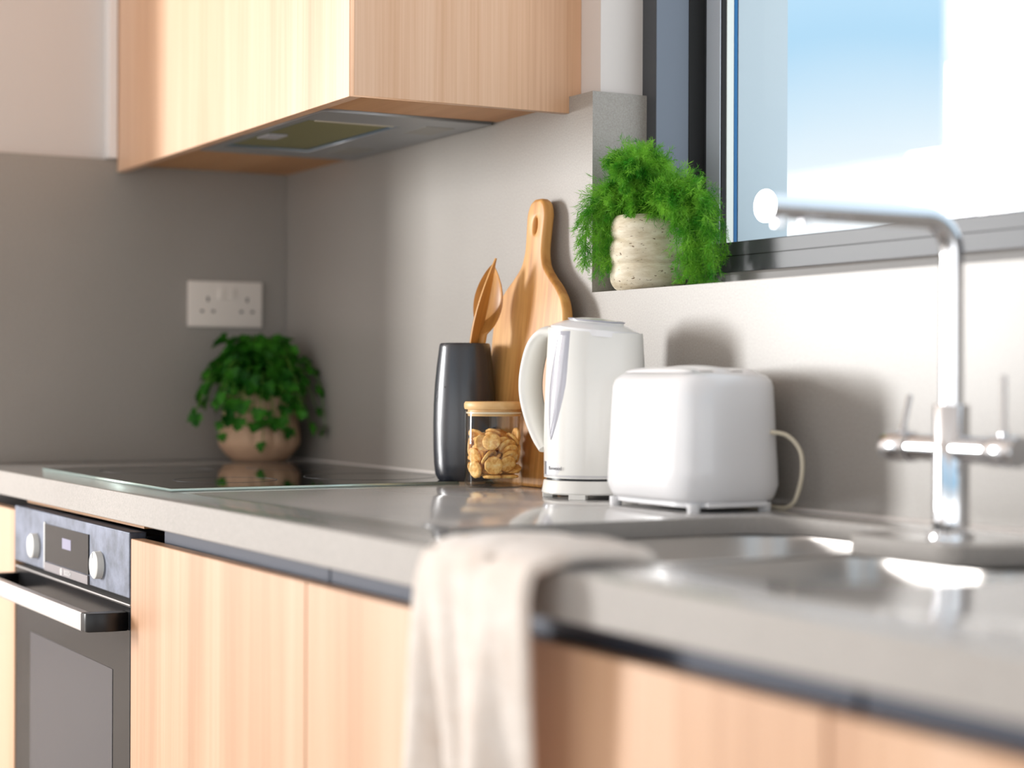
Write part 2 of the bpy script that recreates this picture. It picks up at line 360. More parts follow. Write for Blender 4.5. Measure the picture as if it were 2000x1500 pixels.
wp('glazing_spacer', 1.1700, 1.1850, 0.1850, 0.1975, SI+0.061, WT-0.051, M_spacer)
wp('blue_reflection', 1.1700, 1.1852, 0.1977, 0.2030, SI+0.061, WT-0.051, M_bluerefl, 0)  # reflection beside the spacer, drawn as a blue strip
wp('pane', 1.1856, 3.33, 0.1835, 0.1845, SI+0.061, WT-0.051, M_pane, 0)

# outside: white rendered buildings
t = thing('apartment_building', 'bright white rendered building filling the right part of the window view', 'building', (0, 14, 0))
obj('facade', B(-9.15, 4, -4, 4, -2, 9), M_ext, t)
t = thing('garden_wall', 'low white wall seen through the window below the blue sky', 'wall', (-8, 6.0, 0))
bm = B(-5.5, 8, -0.1, 0.2, -2, 2.36); obj('wall_face', bm, M_ext, t)

# ------------------------------------------------------------------ worktop with cut-out
H = [(1.645, -0.505), (1.645, -0.078), (1.862, -0.078), (1.880, -0.172), (2.045, -0.172), (2.075, -0.078), (2.275, -0.078), (2.275, -0.400), (2.225, -0.505)]
hole = round_poly(H, [0.05, 0.085, 0.006, 0.03, 0.05, 0.02, 0.05, 0.09, 0.08], 8)
t = thing('worktop', 'long taupe stone worktop with polished top and pale front edge', 'worktop', (1.6, -0.3, CT))
bm = curve_bm([[(x-1.6, y+0.3) for x, y in [(0.0005, -0.6060), (3.0, -0.6060), (3.0, -0.0005), (0.0005, -0.0005)]], [(x-1.6, y+0.3) for x, y in hole]], 0.01, 0.0012, 2)
tf(bm, Matrix.Translation((0, 0, -0.01)))
o = obj('slab', bm, [M_top, M_edge], t, 30)
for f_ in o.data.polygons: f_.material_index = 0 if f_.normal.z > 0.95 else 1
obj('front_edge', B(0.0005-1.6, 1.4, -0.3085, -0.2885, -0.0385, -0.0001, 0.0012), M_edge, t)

# ------------------------------------------------------------------ sink
t = thing('sink', 'stainless steel double bowl sink set under the stone worktop', 'sink', (1.95, -0.29, 0.70))
def bowl(x0, x1, y0, y1, zt, zb, r):
    bm = bmesh.new()
    def ring(ins, z, rr): 
        P = round_poly([(x0+ins, y0+ins), (x1-ins, y0+ins), (x1-ins, y1-ins), (x0+ins, y1-ins)], rr, 8)
        return [bm.verts.new((p[0]-1.95, p[1]+0.29, z-0.70)) for p in P]
    R = [ring(-0.018, zt, r+0.018), ring(0, zt, r), ring(0.001, zt-0.004, r), ring(0.006, zb+0.02, r), ring(0.012, zb+0.006, r), ring(0.026, zb, r*0.8)]
    for a, b in zip(R, R[1:]):
        n = len(a)
        for i in range(n): bm.faces.new((a[i], a[(i+1) % n], b[(i+1) % n], b[i]))
    bm.faces.new(R[-1]); return bm
o = obj('main_bowl', bowl(1.640, 1.872, -0.51, -0.080, 0.8795, 0.72, 0.07), M_sink, t, 50)
def outline_bowl(P, rr, zt, zb):
    bm = bmesh.new(); Q = [Vector(p) for p in round_poly(P, rr, 8)]; n = len(Q)
    def off(d):
        out = []
        for i in range(n):
            t_ = (Q[(i+1) % n]-Q[i-1]).normalized(); out.append(Q[i]+Vector((-t_.y, t_.x))*d)
        return out
    R = [[bm.verts.new((p.x-1.95, p.y+0.29, z-0.70)) for p in off(d)] for d, z in ((-0.014, zt), (0, zt), (0.001, zt-0.004), (0.006, zb+0.02), (0.011, zb+0.006), (0.020, zb))]
    for a, b in zip(R, R[1:]):
        for i in range(n): bm.faces.new((a[i], a[(i+1) % n], b[(i+1) % n], b[i]))
    bm.faces.new(R[-1]); return bm
o = obj('small_bowl', outline_bowl([(1.900, -0.510), (2.280, -0.510), (2.280, -0.080), (2.110, -0.080), (2.080, -0.162), (1.900, -0.162)], [0.05, 0.06, 0.05, 0.03, 0.03, 0.04], 0.8785, 0.76), M_sink, t, 50)
# overflow slot on the far wall of the small bowl
P = round_poly([(-0.035, -0.012), (0.035, -0.012), (0.035, 0.012), (-0.035, 0.012)], 0.008, 5)
bm = curve_bm([P, round_poly([(-0.031, -0.009), (0.031, -0.009), (0.031, 0.009), (-0.031, 0.009)], 0.006, 5)], 0.001)
tf(bm, Matrix.Translation((0.035, 0.1225, 0.130)) @ RX90); obj('overflow_slot', bm, M_alu, t)
for cx, zb in ((1.756, 0.7205), (2.09, 0.7605)):
    bm = bmesh.new(); lathe(bm, [(0, zb-0.70), (0.03, zb-0.70), (0.038, zb-0.697), (0.040, zb-0.70)], 40, (cx-1.95, 0)); obj('drain', bm, M_chrome, t, 40)

# ------------------------------------------------------------------ tap
t = thing('kitchen_tap', 'chrome swan neck mixer tap with two lever handles beside the sink', 'tap', (1.975, -0.118, CT))
bm = bmesh.new(); lathe(bm, [(0, 0), (0.0225, 0), (0.0225, 0.004), (0.021, 0.0065), (0, 0.0065)], 48); obj('base_ring', bm, M_chrome, t, 40)
bm = bmesh.new(); lathe(bm, [(0, 0.006), (0.0172, 0.006), (0.0172, 0.127), (0.0162, 0.1285), (0.0112, 0.1285)], 48); obj('body', bm, M_chrome, t, 40)
bm = bmesh.new(); rb = 0.036
P = [(0, 0, 0.12), (0, 0, 0.20), (0, 0, 0.307-rb)] + [(0, -rb+rb*math.cos(a), 0.307-rb+rb*math.sin(a)) for a in [PI/2*k/10 for k in range(1, 11)]] + [(0, -0.12, 0.3075), (0, -0.222, 0.308)]
tube(bm, P, 0.0112, 28); sp_ = obj('spout', bm, M_chrome, t, 40)
bm = bmesh.new()
for y, r_ in ((-0.206, 0.0065), (-0.178, 0.0045)): lathe(bm, [(0, 0.290), (r_, 0.290), (r_, 0.300)], 20, (0, y))
obj('outlet', bm, M_chrome, sp_, 40)
for s, rl in ((-1, 0.030), (1, 0.048)):
    bm = bmesh.new(); tube(bm, [(s*0.012, 0, 0.086), (s*0.052, 0, 0.086)], 0.0128, 28); h = obj('handle_barrel', bm, M_chrome, t, 40)
    bm = bmesh.new(); lathe(bm, [(0, 0), (0.0142, 0), (0.0148, 0.001), (0.0148, 0.036), (0.0138, 0.038), (0, 0.038)], 32)
    tf(bm, Matrix.Translation((s*0.0535, 0, 0.086)) @ Matrix.Rotation(s*PI/2, 4, 'Y')); obj('handle_cap', bm, M_chrome, h, 40)
    bm = bmesh.new(); lathe(bm, [(0, 0), (0.0045, 0), (0.0045, 0.006), (0.0028, 0.008), (0.0028, rl+0.008), (0.002, rl+0.009), (0, rl+0.009)], 16)
    tf(bm, Matrix.Translation((s*0.070, 0, 0.0995)) @ Matrix.Rotation(-0.25 if s < 0 else 0, 4, 'X')); obj('lever', bm, M_chrome, h, 40)

# ------------------------------------------------------------------ base units
YD = -0.5935; ZD = 0.8376
def door(t, x0, x1, z0, z1, ox, m=M_oak, name='door'):
    return obj(name, B(x0-ox, x1-ox, YD+0.3, YD+0.3+0.018, z0, z1, 0.0008, 1), m, t)
def unit(label, x0, x1, doors, ctop=0.80):
    cx = (x0+x1)/2; t = thing('base_cabinet', label, 'cabinet', (cx, -0.3, 0), group='base cabinets under the worktop')
    bm = B(x0-cx, x1-cx, -0.268, 0.29, 0.10, ctop)
    obj('carcass', bm, M_carc, t)
    obj('plinth', B(x0-cx, x1-cx, -0.22, -0.20, 0, 0.10), M_alu, t)
    for a, b in doors: door(t, a+0.0015, b-0.0015, 0.11, ZD, cx)
    return t
u1 = unit('narrow oak corner cabinet at the left end, beside the oven', 0.0, 0.303, [(0.002, 0.303)])
u2 = unit('single door oak base cabinet right beside the oven', 0.918, 1.518, [(0.918, 1.520)])
u3 = unit('oak base cabinet behind the hanging beige towel, under the sink', 1.522, 2.378, [(1.520, 1.95), (1.95, 2.380)], 0.68)
u4 = unit('oak base cabinet at the right end of the worktop, nearest of the units', 2.382, 3.0, [(2.380, 3.0)])
for u, x0, x1, cx in ((u2, 0.975, 1.5205, 1.218), (u3, 1.521, 2.379, 1.95), (u4, 2.382, 3.0, 2.691)):
    bm = B(x0-cx, x1-cx, -0.2665, -0.2505, 0.803, 0.8605, 0.003); obj('handle_channel', bm, M_alu, u)
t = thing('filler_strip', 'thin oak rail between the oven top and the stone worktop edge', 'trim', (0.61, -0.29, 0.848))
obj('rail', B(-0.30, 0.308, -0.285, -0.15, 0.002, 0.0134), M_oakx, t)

# ------------------------------------------------------------------ oven
OX = 0.6095
t = thing('oven', 'built in steel and black glass oven with two knobs and a display', 'oven', (OX, -0.3, 0.26))
def op(name, x0, x1, y0, y1, z0, z1, m, bev=0.001, par=None): return obj(name, B(x0-OX, x1-OX, y0+0.3, y1+0.3, z0-0.26, z1-0.26, bev), m, par or t)
op('housing', 0.308, 0.914, -0.57, -0.05, 0.26, 0.84, M_dark)
pan = op('control_panel', 0.3065, 0.9145, -0.5945, -0.5705, 0.757, 0.8455, M_steel, 0.0015)
op('display', 0.4960, 0.7290, -0.5962, -0.5946, 0.7715, 0.8290, M_ovenglass, 0.0004, pan)
op('display_edge', 0.4905, 0.4955, -0.5966, -0.5946, 0.7600, 0.8310, M_knob, 0.0004, pan)
op('trim_strip', 0.4960, 0.7290, -0.5975, -0.5946, 0.7575, 0.7705, M_strip, 0.0006, pan)
clk = op('clock_symbol', 0.594, 0.640, -0.5966, -0.5963, 0.7985, 0.8140, mat('lit_clock', srgb(120, 116, 135), 0.5, emit=srgb(170, 165, 195), es=0.45), 0, pan)
bm = text_bm('BOSCH', 0.0105, 0.0003, 1.05); tf(bm, Matrix.Translation((0.628-OX, -0.5978+0.3, 0.764-0.26)) @ RX90); obj('lettering', bm, mat('white_print', srgb(245, 245, 245), 0.4), pan)
bm = curve_bm([[(0.0052*math.cos(a*PI/16), 0.0052*math.sin(a*PI/16)) for a in range(32)], [(0.0038*math.cos(a*PI/16), 0.0038*math.sin(a*PI/16)) for a in range(32)]], 0.0003)
join(bm, curve_bm([[(-0.0026, -0.003), (-0.0016, -0.003), (-0.0016, 0.003), (-0.0026, 0.003)]], 0.0003)); join(bm, curve_bm([[(0.0016, -0.003), (0.0026, -0.003), (0.0026, 0.003), (0.0016, 0.003)]], 0.0003)); join(bm, curve_bm([[(-0.0016, -0.0005), (0.0016, -0.0005), (0.0016, 0.0005), (-0.0016, 0.0005)]], 0.0003))
tf(bm, Matrix.Translation((0.594-OX, -0.5978+0.3, 0.764-0.26)) @ RX90); obj('round_emblem', bm, mat('white_print_2', srgb(245, 245, 245), 0.4), pan)
for x in (0.441, 0.782):
    bm = bmesh.new(); lathe(bm, [(0, 0.011), (0.0165, 0.011), (0.019, 0.009), (0.0195, 0), (0, 0)], 40); tf(bm, Matrix.Translation((x-OX, -0.5946+0.3, 0.7905-0.26)) @ RX90)
    k = obj('knob', bm, M_knob, pan, 40)
    bm = B(x-OX-0.0006, x-OX+0.0006, -0.6060+0.3, -0.6055+0.3, 0.800-0.26, 0.808-0.26); obj('pointer', bm, M_ink, k)
dr = op('door', 0.3065, 0.9145, -0.5925, -0.5705, 0.265, 0.7465, M_ovenglass, 0.0015)
op('door_trim', 0.3065, 0.9145, -0.5935, -0.5710, 0.7468, 0.7490, M_barsteel, 0.0003, dr)
op('window_glass', 0.400, 0.836, -0.5931, -0.5926, 0.36, 0.652, M_ovenwin, 0, dr)
hd = op('handle', 0.325, 0.881, -0.6500, -0.6380, 0.7125, 0.7385, M_barsteel, 0.002)
for s, a, b in ((1, 0.8812, 0.905), (-1, 0.3248, 0.312)):
    pl = [(a-OX, -0.350), (a-OX, -0.2935), (b-OX, -0.2935), (b-OX, -0.322), (b-OX-s*0.006, -0.346)]
    bm = curve_bm([pl if s > 0 else pl[::-1]], 0.0125, 0.001); tf(bm, Matrix.Translation((0, 0, 0.7255-0.26))); obj('bracket', bm, M_dark, hd)

# ------------------------------------------------------------------ hob
t = thing('induction_hob', 'black glass induction hob set on the stone worktop above the oven', 'hob', (0.6225, -0.297, CT))
obj('glass_top', B(-0.3225, 0.3225, -0.250, 0.250, 0.0008, 0.0048, 0.001), M_glassblk, t)
bm = curve_bm([[(-0.3235, -0.251), (0.3235, -0.251), (0.3235, 0.251), (-0.3235, 0.251)], [(-0.3223, -0.2498), (0.3223, -0.2498), (0.3223, 0.2498), (-0.3223, 0.2498)]], 0.0022)
tf(bm, Matrix.Translation((0, 0, 0.0023))); obj('steel_edge', bm, mat('hob_edge', srgb(190, 210, 204), 0.25, 0.6), t)
zm = mat('hob_print', srgb(84, 84, 88), 0.4)
for cx, cy, r in ((-0.16, -0.11, 0.09), (0.15, -0.11, 0.075), (-0.16, 0.12, 0.075), (0.15, 0.12, 0.1)):
    bm = curve_bm([[(cx+r*math.cos(a*PI/32), cy+r*math.sin(a*PI/32)) for a in range(64)], [(cx+(r-0.0012)*math.cos(a*PI/32), cy+(r-0.0012)*math.sin(a*PI/32)) for a in range(64)]], 0.0001)
    tf(bm, Matrix.Translation((0, 0, 0.0050))); obj('cooking_zone', bm, zm, t)

# ------------------------------------------------------------------ wall cabinet and hood
CB = 1.431; CX = 0.53
t = thing('wall_cabinet', 'light oak wall cabinet with the extractor set into its underside', 'cabinet', (CX, -0.16, CB))
TOP = 2.2
obj('door', B(0.004-CX, 1.0455-CX, -0.1746, -0.1566, 0, TOP-CB, 0.0006, 1), M_oak, t)
bm = bmesh.new()
P = [(-0.1746, 0), (0.1600, 0), (0.1600, SP-CB+0.0006), (0.1798, SP-CB+0.0006), (0.1798, TOP-CB), (-0.1746, TOP-CB)]
bm = curve_bm([P], 0.0068, 0.0004); tf(bm, Matrix.Translation((1.0540-CX, 0, 0)) @ Matrix(((0, 0, 1, 0), (1, 0, 0, 0), (0, 1, 0, 0), (0, 0, 0, 1)))); obj('side_panel', bm, M_oak, t)
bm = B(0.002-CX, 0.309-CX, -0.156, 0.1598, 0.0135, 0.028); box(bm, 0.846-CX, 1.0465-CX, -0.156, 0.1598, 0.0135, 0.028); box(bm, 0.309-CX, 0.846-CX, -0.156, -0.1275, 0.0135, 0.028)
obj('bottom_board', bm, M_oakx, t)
bm = B(0.002-CX, 0.018-CX, -0.156, 0.1598, 0.0281, TOP-CB-0.002); box(bm, 0.018-CX, 1.046-CX, 0.145, 0.1598, 0.0281, TOP-CB-0.002); obj('carcass', bm, M_carc, t)
t = thing('cooker_hood', 'grey built in extractor hood with mesh filter under the oak wall cabinet', 'extractor hood', (0.575, -0.145, 1.4395))
M_hood = mat('hood_grey', srgb(168, 172, 176), 0.38, 0.55)
M_filter = mat('filter_mesh', srgb(150, 148, 104), 0.5, 0.4)
_a = N(M_filter, 'ShaderNodeTexChecker', Scale=1.0); L(M_filter, coords(M_filter, (260, 260, 1), (0, 0, 0.78)), _a.inputs['Vector']); _a.inputs[1].default_value = srgb(166, 162, 112); _a.inputs[2].default_value = srgb(112, 112, 84); L(M_filter, _a.outputs[0], pb(M_filter).inputs['Base Color'])
HX, HY = 0.575, -0.145
R4 = lambda x0, x1, y0, y1: [(x0-HX, y0-HY), (x1-HX, y0-HY), (x1-HX, y1-HY), (x0-HX, y1-HY)]
bm = curve_bm([R4(0.3115, 0.838, -0.284, -0.004), R4(0.385, 0.748, -0.269, -0.116)], 0.005, 0.001); tf(bm, Matrix.Translation((0, 0, 0.0062))); obj('hood_body', bm, M_hood, t)
fl = obj('filter', B(0.399-HX, 0.735-HX, -0.262-HY, -0.124-HY, 0.004, 0.007), M_filter, t)
bm = curve_bm([R4(0.3855, 0.7475, -0.2685, -0.1165), R4(0.398, 0.736, -0.263, -0.123)], 0.002); tf(bm, Matrix.Translation((0, 0, 0.005))); obj('filter_frame', bm, mat('steel_blue_reflection', srgb(84, 128, 160), 0.3, 0.6), fl)  # bluish reflection on the filter border put into its base colour
obj('latch', B(0.51-HX, 0.56-HX, -0.258-HY, -0.225-HY, 0.001, 0.004, 0.001), mat('latch_plastic', srgb(186, 188, 196), 0.35), fl)
for x0, x1 in ((0.690, 0.775), (0.395, 0.480)): obj('lamp_lens', B(x0-HX, x1-HX, -0.085-HY, -0.035-HY, 0.0005, 0.002, 0.0005), mat('lamp_lens', srgb(150, 150, 146), 0.35), t)
obj('filter_slot', B(0.738-HX, 0.747-HX, -0.255-HY, -0.125-HY, 0.0010, 0.002, 0.0004), mat('slot_plastic', srgb(214, 208, 190), 0.4), t)
t = tag(obj('white_edge_strip', B(-0.0195, 0.012, -0.352, -0.3365, SP+0.001, 2.2, 0.001), mat('white_strip', srgb(240, 238, 238), 0.3)), 'narrow white strip up the left edge of the oak wall cabinet', 'trim')  # plain white strip along the cabinet's left edge

# ------------------------------------------------------------------ socket
t = thing('power_socket', 'white double power socket on the left stone wall above the parsley', 'socket', (0, -0.125, 1.193))
M90 = Matrix(((0, 0, 1, 0), (1, 0, 0, 0), (0, 1, 0, 0), (0, 0, 0, 1)))   # local xy -> wall yz, z -> out
bm = curve_bm([round_poly([(-0.073, -0.043), (0.073, -0.043), (0.073, 0.043), (-0.073, 0.043)], 0.003, 4)], 0.0045, 0.0015, 3)
tf(bm, Matrix.Translation((0.0047, 0, 0)) @ M90); obj('face_plate', bm, M_socket, t, 30)
for u, v, ww, hh in [(-0.0355, 0.009, 0.0042, 0.0085), (0.0425, 0.009, 0.0042, 0.0085), (-0.047, -0.0135, 0.0062, 0.0045), (-0.025, -0.0135, 0.0062, 0.0045), (0.031, -0.0135, 0.0062, 0.0045), (0.053, -0.0135, 0.0062, 0.0045)]:
    obj('pin_hole', B(0.0088, 0.00945, u-ww/2, u+ww/2, v-hh/2, v+hh/2), M_hole, t)
for u in (-0.008, 0.010): obj('rocker_switch', B(0.0085, 0.0125, u-0.0065, u+0.0065, 0.010, 0.030, 0.001), M_socket, t)

# ================================================================== things on the worktop
# ------------------------------------------------------------------ charcoal vase
VX, VY = 0.921, -0.093
t = thing('utensil_vase', 'tall dark charcoal ceramic vase holding wooden spoons', 'vase', (VX, VY, CT))
PR = [(0.034, 0.0035), (0.0385, 0.006), (0.0425, 0.014), (0.0445, 0.030), (0.0458, 0.055), (0.0462, 0.085), (0.0455, 0.115), (0.0438, 0.145), (0.0412, 0.172), (0.0388, 0.190), (0.0378, 0.199), (0.0368, 0.2035), (0.0350, 0.205), (0.0335, 0.2035), (0.0335, 0.195), (0.040, 0.12), (0.041, 0.05), (0.036, 0.012), (0, 0.010)]
bm = bmesh.new(); lathe(bm, [(0, 0.0035)]+PR, 72, fn=lambda th, r, z: r*(1+0.008*math.sin(2*th+z*20)+0.004*math.sin(5*th+z*40))); obj('vase_body', bm, M_vase, t, 60)
bm = bmesh.new(); lathe(bm, [(0, 0), (0.0325, 0), (0.0335, 0.0036), (0, 0.0036)], 48); obj('clay_foot', bm, M_clay, t, 40)
for th, z, s in ((-1.62, 0.137, 1.0), (-1.60, 0.126, 1.5), (-1.56, 0.121, 0.8), (-1.35, 0.098, 0.5), (-1.2, 0.141, 0.6), (-1.7, 0.117, 0.6)):
    r = 0.0449
    bm = bmesh.new(); m_ = Matrix.Translation((r*math.cos(th), r*math.sin(th), z)) @ Matrix.Rotation(th, 4, 'Z') @ Matrix.Diagonal((0.0004, 0.0012*s, 0.0022*s, 1)); bmesh.ops.create_icosphere(bm, subdivisions=2, radius=1, matrix=m_)
    obj('glaze_pit', bm, M_dark, t)

# wooden utensils: local +z along the handle, bowl in the xz plane facing -y
def spoon_bm(L1, bw, bl, kind):
    bm = bmesh.new(); nu, nv = 26, 10; top = []; 
    def prof(s):    # half width along the length s in [0,1]
        h0 = 1-bl/L1; s0 = 0.0072
        if s < h0: return 0.0058+(s0-0.0058)*s/h0
        k = min(1, (s-h0)/(1-h0)); return s0*(1-k)**1.5+bw*math.sin(PI*k**(0.95 if kind == 'spoon' else 0.8))**0.75 if k < 1 else 0.0006
    front, back = [], []
    for i in range(nu*3+1):
        s = i/(nu*3); wd = max(prof(s), 0.0006); h0 = 1-bl/L1; k = max(0, (s-h0)/(1-h0)); z = s*L1
        dish = (0.010 if kind == 'spoon' else 0.002)*math.sin(PI*min(1, k))**0.8 if k > 0 else 0
        curve = 0.012*k*k if kind != 'spoon' else 0.006*k*k
        th = 0.0045*(1-k)+0.0022*k if k > 0 else 0.0045
        fr, bk = [], []
        for j in range(nv+1):
            u = -1+2*j/nv; x = wd*u; e = math.sqrt(max(0, 1-u*u))
            fr.append(bm.verts.new((x, -curve-th*e*(1 if k == 0 else 0.4)+dish*e, z))); bk.append(bm.verts.new((x, -curve+th*e+dish*e*1.1+0.0004, z)))
        front.append(fr); back.append(bk)
    for A, flip in ((front, 0), (back, 1)):
        for a, b in zip(A, A[1:]):
            for j in range(nv): bm.faces.new((a[j], a[j+1], b[j+1], b[j]) if not flip else (a[j+1], a[j], b[j], b[j+1]))
    for i in range(len(front)-1):
        bm.faces.new((front[i][0], front[i+1][0], back[i+1][0], back[i][0])); bm.faces.new((front[i][nv], back[i][nv], back[i+1][nv], front[i+1][nv]))
    bm.faces.new(front[0]+back[0][::-1]); bm.faces.new(front[-1][::-1]+back[-1]); return bm
def place_utensil(o, base, tip, face):
    """local z runs from base to tip, local -y looks along face"""
    z = (Vector(tip)-Vector(base)).normalized(); y = -(Vector(face)-z*Vector(face).dot(z)).normalized(); x = y.cross(z)
    o.matrix_world = Matrix(((x.x, y.x, z.x, base[0]), (x.y, y.y, z.y, base[1]), (x.z, y.z, z.z, base[2]), (0, 0, 0, 1)))
o = obj('wooden_spoon', spoon_bm(0.306, 0.0225, 0.100, 'spoon'), M_spoon, None, 50)
tag(o, 'round wooden spoon in the dark vase with its broad hollow bowl showing', 'spoon', 'wooden utensils in the vase'); place_utensil(o, (0.923, -0.103, 0.9175), (0.957, -0.063, 1.219), (0.45, -0.89, 0.05))
o = obj('wooden_spatula', spoon_bm(0.320, 0.0150, 0.15, 'spat'), M_spoon, None, 50)
tag(o, 'wooden spatula seen edge on in front of the round spoon, highest pointed tip', 'spatula', 'wooden utensils in the vase'); place_utensil(o, (0.903, -0.0995, 0.9175), (0.974, -0.082, 1.228), (0.80, 0.60, 0.0))

# ------------------------------------------------------------------ chopping board
lean = math.atan2(0.036, 0.41)
BX = 1.012
t = thing('chopping_board', 'wooden paddle chopping board with hanging hole leaning on the stone wall', 'chopping board', (BX, -0.052, CT))
t.rotation_euler = (-lean, 0, 0)
half = [(0.075, 0.0), (0.096, 0.012), (0.100, 0.05), (0.104, 0.12), (0.105, 0.19), (0.103, 0.235), (0.094, 0.262), (0.075, 0.283), (0.052, 0.300), (0.034, 0.316), (0.0265, 0.334), (0.0255, 0.352), (0.0268, 0.375), (0.0268, 0.392), (0.020, 0.407), (0.009, 0.4135)]
R = [Vector((x, z)) for x, z in half]
out_ = [p for p in spline([(x, 0, z) for x, z in half], 6)]
pl = [(p.x, p.z) for p in out_]; pl = pl + [(-x, z) for x, z in pl[::-1]]
hl = [(0.0045*math.cos(-a*PI/10)+0.0, 0.3745+0.011*math.sin(-a*PI/10)) for a in range(20)]
bm = curve_bm([pl, hl], 0.0085, 0.0055, 4)
tf(bm, Matrix.Translation((0, 0.0, 0)) @ RX90); obj('board', bm, M_board, t, 35)

# ------------------------------------------------------------------ glass jar
JX, JY = 1.031, -0.1035
t = thing('storage_jar', 'round glass storage jar with bamboo lid, half full of crackers', 'jar', (JX, JY, CT))
bm = bmesh.new(); lathe(bm, [(0, 0.0), (0.036, 0.0), (0.0395, 0.0012), (0.0415, 0.005), (0.0415, 0.108), (0.0410, 0.109), (0.0400, 0.108), (0.0400, 0.006), (0.037, 0.0028), (0, 0.0026)], 96); obj('glass_body', bm, M_jar, t, 40)
bm = bmesh.new(); lathe(bm, [(0, 0.110), (0.0385, 0.110), (0.0415, 0.1102), (0.0425, 0.113), (0.0425, 0.118), (0.0408, 0.1208), (0, 0.1210)], 72); ld = obj('lid', bm, M_bamboo, t, 50)
bm = bmesh.new(); lathe(bm, [(0, 0.1005), (0.0365, 0.1005), (0.0372, 0.102), (0.0372, 0.1099), (0, 0.1099)], 72); obj('lid_plug', bm, M_bamboo, ld, 40)
bm = bmesh.new(); lathe(bm, [(0.0373, 0.1035), (0.0396, 0.1040), (0.0396, 0.1062), (0.0373, 0.1068)], 72); obj('seal_ring', bm, mat('silicone', srgb(236, 222, 196), 0.3), ld, 40)
CR = [(-0.0049,0.0226,0.0128,0.0,-3.14,-0.63,12.0),(0.0214,0.0127,0.0128,-3.14,-0.0,-1.19,13.4),(-0.0152,-0.0246,0.0217,-0.98,0.63,-0.71,11.9),(0.0204,-0.0141,0.0128,0.0,3.14,-0.11,13.2),(0.0141,-0.0089,0.0184,0.0,0.0,-2.07,13.3),(0.0023,0.0263,0.0184,-3.14,0.0,0.19,12.5),(0.0149,0.0206,0.0235,3.08,0.43,-0.74,13.4),(0.0062,-0.0331,0.0228,1.44,-2.98,0.21,12.7),(-0.0002,-0.0208,0.0217,1.27,0.46,-0.66,11.6),(-0.0271,-0.0118,0.0236,-1.26,-0.76,-1.75,13.6),(0.0296,0.0057,0.0304,-1.16,-0.08,1.43,12.2),(-0.0137,0.0194,0.0212,-0.45,-0.42,1.52,11.6),(0.0123,-0.0135,0.0323,0.78,0.64,-1.2,11.9),(0.0294,-0.0166,0.0286,1.48,-0.16,-2.07,13.0),(0.0261,0.0108,0.0397,2.28,-0.3,1.29,12.4),(-0.0115,0.0014,0.0215,0.79,0.61,2.9,12.4),(-0.0195,0.0107,0.0296,-3.08,0.14,0.76,11.6),(0.0158,-0.0063,0.0337,0.95,-0.19,-0.52,13.5),(-0.0334,0.001,0.023,-1.75,-0.17,1.57,12.9),(0.0134,0.012,0.0281,0.33,0.28,0.3,11.8),(-0.0113,-0.0054,0.0211,-0.79,-0.62,-0.25,12.0),(0.0163,-0.0197,0.0403,2.22,-0.25,2.21,13.2),(0.0256,0.012,0.048,0.73,0.58,-2.14,12.0),(-0.0242,-0.0066,0.045,0.64,0.6,2.51,13.5),(-0.0181,-0.0187,0.037,-0.2,-0.22,-2.56,12.5),(-0.0089,0.0251,0.033,-3.05,0.12,1.0,12.2),(0.0007,-0.0315,0.0406,-0.59,-1.22,-0.78,12.9),(0.0127,0.0309,0.0441,1.09,1.26,-0.85,13.5),(-0.0204,-0.0268,0.0545,1.52,-0.09,-0.64,13.5),(0.0236,0.0079,0.0547,-2.25,0.13,-1.7,13.0),(-0.0192,0.0167,0.04,-2.97,0.1,-0.9,13.3),(-0.0011,-0.0224,0.0486,1.27,2.89,0.09,13.3),(0.0016,-0.0269,0.0455,-1.28,-0.14,0.13,12.5),(0.0017,-0.0096,0.0462,2.66,-0.84,-0.46,13.3),(0.0069,0.013,0.0431,-2.93,-0.86,-0.37,11.5),(-0.0057,-0.0107,0.0624,0.66,-0.23,-2.32,13.1),(-0.0147,0.0248,0.0543,-0.22,2.37,1.8,11.8),(-0.0279,0.0068,0.0536,0.63,-2.23,-0.62,13.1),(-0.0061,-0.0177,0.0599,2.57,-0.42,-0.03,12.4),(0.0024,0.0341,0.0679,1.59,2.31,-0.05,12.5),(-0.0089,0.011,0.0481,-0.66,2.78,0.93,12.2),(0.0198,0.0017,0.0591,0.3,0.86,-2.79,12.0),(-0.0189,-0.0174,0.0696,0.41,2.53,-0.44,12.9),(0.007,0.0204,0.0569,0.42,-0.81,-2.28,12.1),(-0.0259,0.0058,0.0652,-0.56,-0.31,-1.92,13.1),(0.0121,-0.0233,0.0597,0.91,0.56,0.96,13.2),(0.0014,-0.0028,0.067,3.04,-0.69,-0.89,12.2),(0.0244,-0.0173,0.062,0.63,-2.23,-1.43,13.2),(-0.0024,0.0043,0.0535,-2.54,-0.01,-0.07,12.9),(-0.0152,0.0201,0.0698,-2.6,0.36,1.22,13.2),(-0.0009,0.0008,0.0707,0.01,0.69,2.11,13.3),(0.019,0.0202,0.065,0.59,2.49,-0.83,11.8)]
def cracker_mesh():
    bm = bmesh.new(); lathe(bm, [(0, -0.0022), (0.0065, -0.0025), (0.0105, -0.0022), (0.0126, -0.0008), (0.0128, 0.0008), (0.0110, 0.0024), (0.0088, 0.0027), (0.0070, 0.0018), (0.0045, 0.0020), (0, 0.0026)], 22, fn=lambda th, r, z: r*(1+0.03*math.sin(9*th)))
    return bm
ck = None
